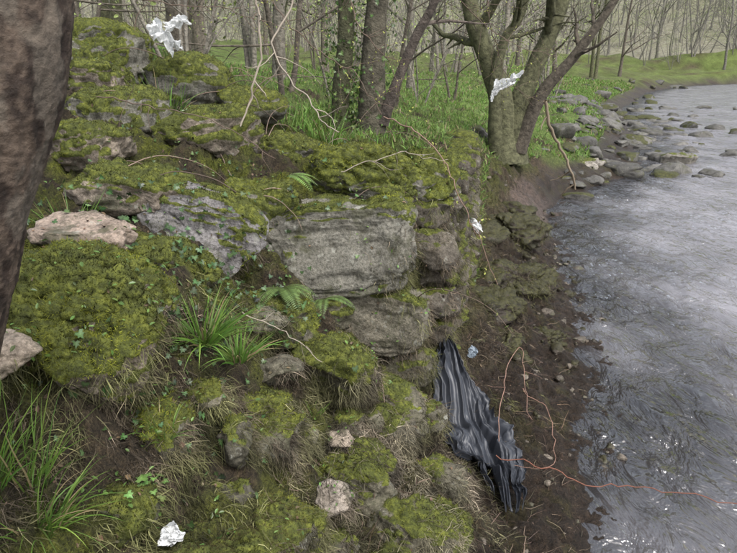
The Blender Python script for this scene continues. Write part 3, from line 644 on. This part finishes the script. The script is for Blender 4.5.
twig("dead_twig",[(-.63,1.62,1.02),(-.72,1.5,1.03),(-.8,1.44,1.06)],.004,.002,BR,3,13,.1)
twig("dead_twig",[(-.55,2.5,1.28),(-.35,2.45,1.22),(-.2,2.4,1.1)],.0035,.002,PALE,4,14,.12)
twig("fallen_log",[(2.6,9.7,1.75),(2.75,9.8,1.3),(3.05,10.0,.9),(3.2,10.0,.6),(3.3,10.1,.35)],.035,.02,(.3,.24,.17),3,15,.4)
for k,(x,y) in enumerate([(-.4,2.1),(-.05,2.2),(.3,2.5),(.6,3.6),(.75,2.5),(-.3,1.8),(.1,1.95),(1.3,5.2),(1.1,6.2),(-.75,2.7)]):
    t=rng.uniform(0,3.1); pts=[(x+math.cos(t)*q,y+math.sin(t)*q,g(x+math.cos(t)*q,y+math.sin(t)*q,.02)) for q in (-.12,-.04,.05,.13)]
    twig("dead_twig",pts,.003,.0015,(.26,.19,.14),2,30+k,.08)

# ------------------------------------------------------------ plastic litter
def plastic_mat(name,col,rough,spec,trans=0,bscale=25,lo=.7,bstr=.5):
    m,nt,b=mat_new(name); n=noise_n(nt,bscale,5,.6); r=ramp(nt,n.outputs[0],[(.3,tuple(np.array(col)*lo)),(.7,tuple(np.clip(np.array(col)*1.1,0,1)))])
    nt.links.new(r.outputs[0],b.inputs["Base Color"]); b.inputs["Roughness"].default_value=rough; b.inputs["Specular IOR Level"].default_value=spec
    bp=nd(nt,"ShaderNodeBump",Strength=bstr,Distance=.01); nt.links.new(n.outputs[0],bp.inputs["Height"]); nt.links.new(bp.outputs[0],b.inputs["Normal"])
    if trans:
        tr=nt.nodes.new("ShaderNodeBsdfTranslucent"); nt.links.new(r.outputs[0],tr.inputs[0]); ms=nt.nodes.new("ShaderNodeMixShader"); ms.inputs[0].default_value=trans
        nt.links.new(b.outputs[0],ms.inputs[1]); nt.links.new(tr.outputs[0],ms.inputs[2]); nt.links.new(ms.outputs[0],nt.nodes["Material Output"].inputs[0])
    return m
M_black=plastic_mat("black_polythene",(.032,.036,.045),.46,.55,lo=.92,bstr=.1)
M_white=plastic_mat("white_polythene",(.78,.79,.79),.6,.25,.2,lo=.92,bstr=.15)
M_blue=plastic_mat("bluish_polythene",(.25,.3,.35),.45,.4,.1)
def grid_faces(nu,nv,mask=None):
    i=np.arange(nu-1)[:,None]*nv; j=np.arange(nv-1)[None]; q=np.stack([i+j,i+j+1,i+nv+j+1,i+nv+j],-1).reshape(-1,4)
    if mask is not None: q=q[mask.ravel()[q].all(1)]
    return np.vstack([q[:,[0,1,2]],q[:,[0,2,3]]])
nu,nv=190,150; S_,T_=np.meshgrid(np.linspace(0,1,nu),np.linspace(-1,1,nv),indexing="ij")
zz0=0*S_.ravel()
slen=.84+.4*fbm(np.stack([T_.ravel()*3.0,zz0,zz0],1),3,1.3,64).reshape(S_.shape)+.16*np.exp(-((T_-.0)/.22)**2)+.12*np.exp(-((T_-.75)/.12)**2)
S_=S_*(1+(np.clip(slen,.3,1.08)-1)*S_**3)
cx=np.interp(S_,[0,.25,.5,.75,1],[.50,.55,.62,.67,.67]); cy=np.interp(S_,[0,.25,.5,.75,1],[3.78,3.5,3.2,2.95,2.6])
wl=np.interp(S_,[0,.12,.3,.5,.7,.85,1],[.05,.14,.22,.28,.24,.16,.10]); wr=np.interp(S_,[0,.12,.3,.5,.65,.8,1],[.05,.09,.18,.25,.22,.20,.12])
wd=np.where(T_<0,wl,wr)*(1-.55*np.abs(fbm(np.stack([S_.ravel()*4,np.sign(T_.ravel())*3,zz0],1),3,1.6,63)).reshape(S_.shape))
px=cx+T_*wd; py=cy+T_*wd*.25
# long soft folds running down from the snagged top, plus fine crumple ridges
fold=fbm(np.stack([T_.ravel()*2.6+S_.ravel()*.8,S_.ravel()*1.1,zz0],1),2,1.0,61).reshape(S_.shape)
ridge=(1-2.2*np.abs(fold))
crk=(1-2*np.abs(fbm(np.stack([px.ravel()*1.2+py.ravel()*.4,py.ravel()*.7,zz0],1),2,6,62))).reshape(S_.shape)
crk2=(1-2*np.abs(fbm(np.stack([px.ravel(),py.ravel()*.6,zz0],1),3,18,66))).reshape(S_.shape)
pz=terr(px,py,False); from_top=np.interp(S_,[0,.2,.5,1],[.16,.12,.09,.05])
base=pz.copy()
for _ in range(60): base[1:-1,1:-1]=(base[:-2,1:-1]+base[2:,1:-1]+base[1:-1,:-2]+base[1:-1,2:])/4
pz=np.maximum(base+from_top*.8*(1-T_**2*.5)+ridge*.05+crk*.016+crk2*.0035,terr(px,py)+.008)
Vb=np.stack([px,py,pz],-1).reshape(-1,3)
add_obj("torn_black_plastic_bag",make_mesh("bag",Vb,grid_faces(nu,nv),mat=M_black))
def scrap(name,c,U,W_,mat,seed,amp=.05,n=80):
    u,v=np.meshgrid(np.linspace(-1,1,n),np.linspace(-1,1,n),indexing="ij"); U=np.array(U,float);W_=np.array(W_,float); N=np.cross(U,W_); N/=np.linalg.norm(N)
    q=np.stack([u.ravel(),v.ravel(),0*u.ravel()],1); ang=np.arctan2(v,u)
    rad=np.maximum(np.abs(u),np.abs(v)); lim=.8+.35*fbm(np.stack([np.cos(ang).ravel()*.9,np.sin(ang).ravel()*.9,0*ang.ravel()],1),4,1.0,seed).reshape(u.shape)
    k=lim*(rad/np.maximum(np.hypot(u,v),1e-6)); uu=u*k; vv=v*k; q=np.stack([uu.ravel(),vv.ravel(),0*u.ravel()],1)
    d=(1-2*np.abs(fbm(q,3,1.1,seed+1)))*amp*1.3+(1-2*np.abs(fbm(q,3,3.0,seed+5)))*amp*.35; d2=fbm(q,3,1.3,seed+2)*.35; d3=fbm(q,3,1.3,seed+3)*.35
    V_=np.array(c)+(uu.ravel()+d2)[:,None]*U+(vv.ravel()+d3)[:,None]*W_+N*d[:,None]
    add_obj(name,make_mesh(name,V_,grid_faces(n,n),mat=mat))
scrap("white_plastic_bag",(-1.49,5.0,2.43),(.11,.04,-.02),(-.05,.05,.13),M_white,71,.06)
scrap("white_plastic_bag",(-1.38,4.95,2.54),(.13,.04,.03),(-.02,.03,.04),M_white,72,.03)
scrap("snagged_white_plastic",(1.52,7.3,2.06),(.17,.02,.10),(-.03,.03,.05),M_white,73,.05)
scrap("snagged_white_plastic",(1.38,7.28,2.0),(.05,.02,.04),(.02,.02,.12),M_white,74,.03)
scrap("white_plastic_scrap",(-.575,1.52,drop(-.575,1.52)+.025),(.034,.0,-.01),(.01,.025,.026),M_white,75,.025,60)
scrap("white_plastic_strip",(.82,4.85,1.1),(.07,.0,-.09),(.02,.02,.03),M_white,76,.02,50)
scrap("bluish_plastic_scrap",(.70,3.95,.42),(.04,.0,-.01),(.01,.025,.045),M_blue,77,.018,50)

# ------------------------------------------------------------ water
xs=np.concatenate([np.arange(.4,6,.025),geo_lines(6,320,.035,1.03)]); ys=np.concatenate([-geo_lines(-1,12,.1,1.2)[::-1],np.arange(1.05,9,.025),geo_lines(9,110,.03,1.011)])
X,Y=np.meshgrid(xs,ys); p=np.stack([X.ravel(),Y.ravel(),0*X.ravel()],1)
cr,sr=math.cos(.35),math.sin(.35); pr=np.stack([p[:,0]*cr-p[:,1]*sr,p[:,0]*sr+p[:,1]*cr,p[:,2]],1)
rough=.55+.6*sstep(fbm(p,3,.5,84),-.3,.4)
Zw=((fbm(pr*[1.3,.6,1],4,3.0,85,.55)*.009+(1-2*np.abs(fbm(pr*[1.2,.7,1],3,6.5,86)))*.0045)*rough).reshape(X.shape)*(1+np.clip(Y/14,0,2.2))
s=(X-xw(Y)).ravel(); n=fbm(p*[1,.5,1],4,1.2,87)
cw=np.tile([.215,.21,.225],(len(p),1)); cw=cw*(1+.35*n)[:,None]
op=.12+.83*sstep(s+n*.6,.0,2.0)
nx,ny=len(xs),len(ys); i=np.arange(ny-1)[:,None]*nx; j=np.arange(nx-1)[None]
Q=np.stack([i+j,i+j+1,i+nx+j+1,i+nx+j],-1).reshape(-1,4)
mw,nt,b=mat_new("river_water"); nt.nodes.remove(b); L=nt.links.new
at=nd(nt,"ShaderNodeVertexColor"); at.layer_name="Col"; oa=nd(nt,"ShaderNodeAttribute"); oa.attribute_name="opac"
tc=nt.nodes.new("ShaderNodeTexCoord"); mp=nt.nodes.new("ShaderNodeMapping"); mp.inputs["Scale"].default_value=(1.3,.6,1); mp.inputs["Rotation"].default_value=(0,0,-.35); L(tc.outputs["Object"],mp.inputs[0])
n1=noise_n(nt,3.6,4,.55,mp.outputs[0]); n1.inputs["Distortion"].default_value=.6
bp=nd(nt,"ShaderNodeBump",Strength=1.0,Distance=.20); L(n1.outputs[0],bp.inputs["Height"])
df=nt.nodes.new("ShaderNodeBsdfDiffuse"); L(at.outputs[0],df.inputs[0]); tr=nt.nodes.new("ShaderNodeBsdfTransparent"); tr.inputs[0].default_value=(.72,.66,.56,1)
m1=nt.nodes.new("ShaderNodeMixShader"); L(oa.outputs["Fac"],m1.inputs[0]); L(tr.outputs[0],m1.inputs[1]); L(df.outputs[0],m1.inputs[2])
gl=nt.nodes.new("ShaderNodeBsdfGlossy"); gl.inputs["Roughness"].default_value=.06; L(bp.outputs[0],gl.inputs["Normal"])
fr=nt.nodes.new("ShaderNodeFresnel"); fr.inputs[0].default_value=2.15; L(bp.outputs[0],fr.inputs["Normal"])
m2=nt.nodes.new("ShaderNodeMixShader"); L(fr.outputs[0],m2.inputs[0]); L(m1.outputs[0],m2.inputs[1]); L(gl.outputs[0],m2.inputs[2]); L(m2.outputs[0],nt.nodes["Material Output"].inputs[0])
add_obj("river_water",make_mesh("river_water",np.stack([X,Y,Zw],-1).reshape(-1,3),Q,cw,{"opac":op},mat=mw))

# ------------------------------------------------------------ light, sky, camera
w=bpy.data.worlds.new("World"); scene.world=w; w.use_nodes=True; nt=w.node_tree
sky=nt.nodes.new("ShaderNodeTexSky"); sky.sky_type="NISHITA"; sky.sun_disc=False; sky.sun_elevation=math.radians(58); sky.sun_rotation=math.radians(140); sky.dust_density=5; sky.air_density=1
hs=nt.nodes.new("ShaderNodeHueSaturation"); hs.inputs["Saturation"].default_value=.42; hs.inputs["Value"].default_value=1.8
nt.links.new(sky.outputs[0],hs.inputs["Color"])
tcw=nt.nodes.new("ShaderNodeTexCoord"); nw=noise_n(nt,2.2,5,.6,tcw.outputs["Generated"]); rw=ramp(nt,nw.outputs[0],[(.35,(.55,.57,.6)),(.65,(1.45,1.43,1.4))])
nt.links.new(mix(nt,1,hs.outputs[0],rw.outputs[0],"MULTIPLY"),nt.nodes["Background"].inputs[0]); nt.nodes["Background"].inputs[1].default_value=.15
sl=bpy.data.lights.new("sun","SUN"); sl.energy=2.0; sl.angle=math.radians(14); sl.color=(1,.99,.97); so=bpy.data.objects.new("sun",sl); COL.objects.link(so)
az=math.radians(140); el=math.radians(58); dv=Vector((math.sin(az)*math.cos(el),math.cos(az)*math.cos(el),math.sin(el))); so.rotation_euler=dv.to_track_quat("Z","Y").to_euler()
cam=bpy.data.cameras.new("camera"); co=bpy.data.objects.new("camera",cam); COL.objects.link(co); co.location=(0,0,2.3); co.rotation_euler=(math.radians(90-18.7),0,0)
cam.sensor_width=36; cam.lens=31.16; cam.clip_start=.05; cam.clip_end=1000; scene.camera=co
scene.view_settings.view_transform="Standard"; scene.view_settings.look="None"; scene.view_settings.exposure=0
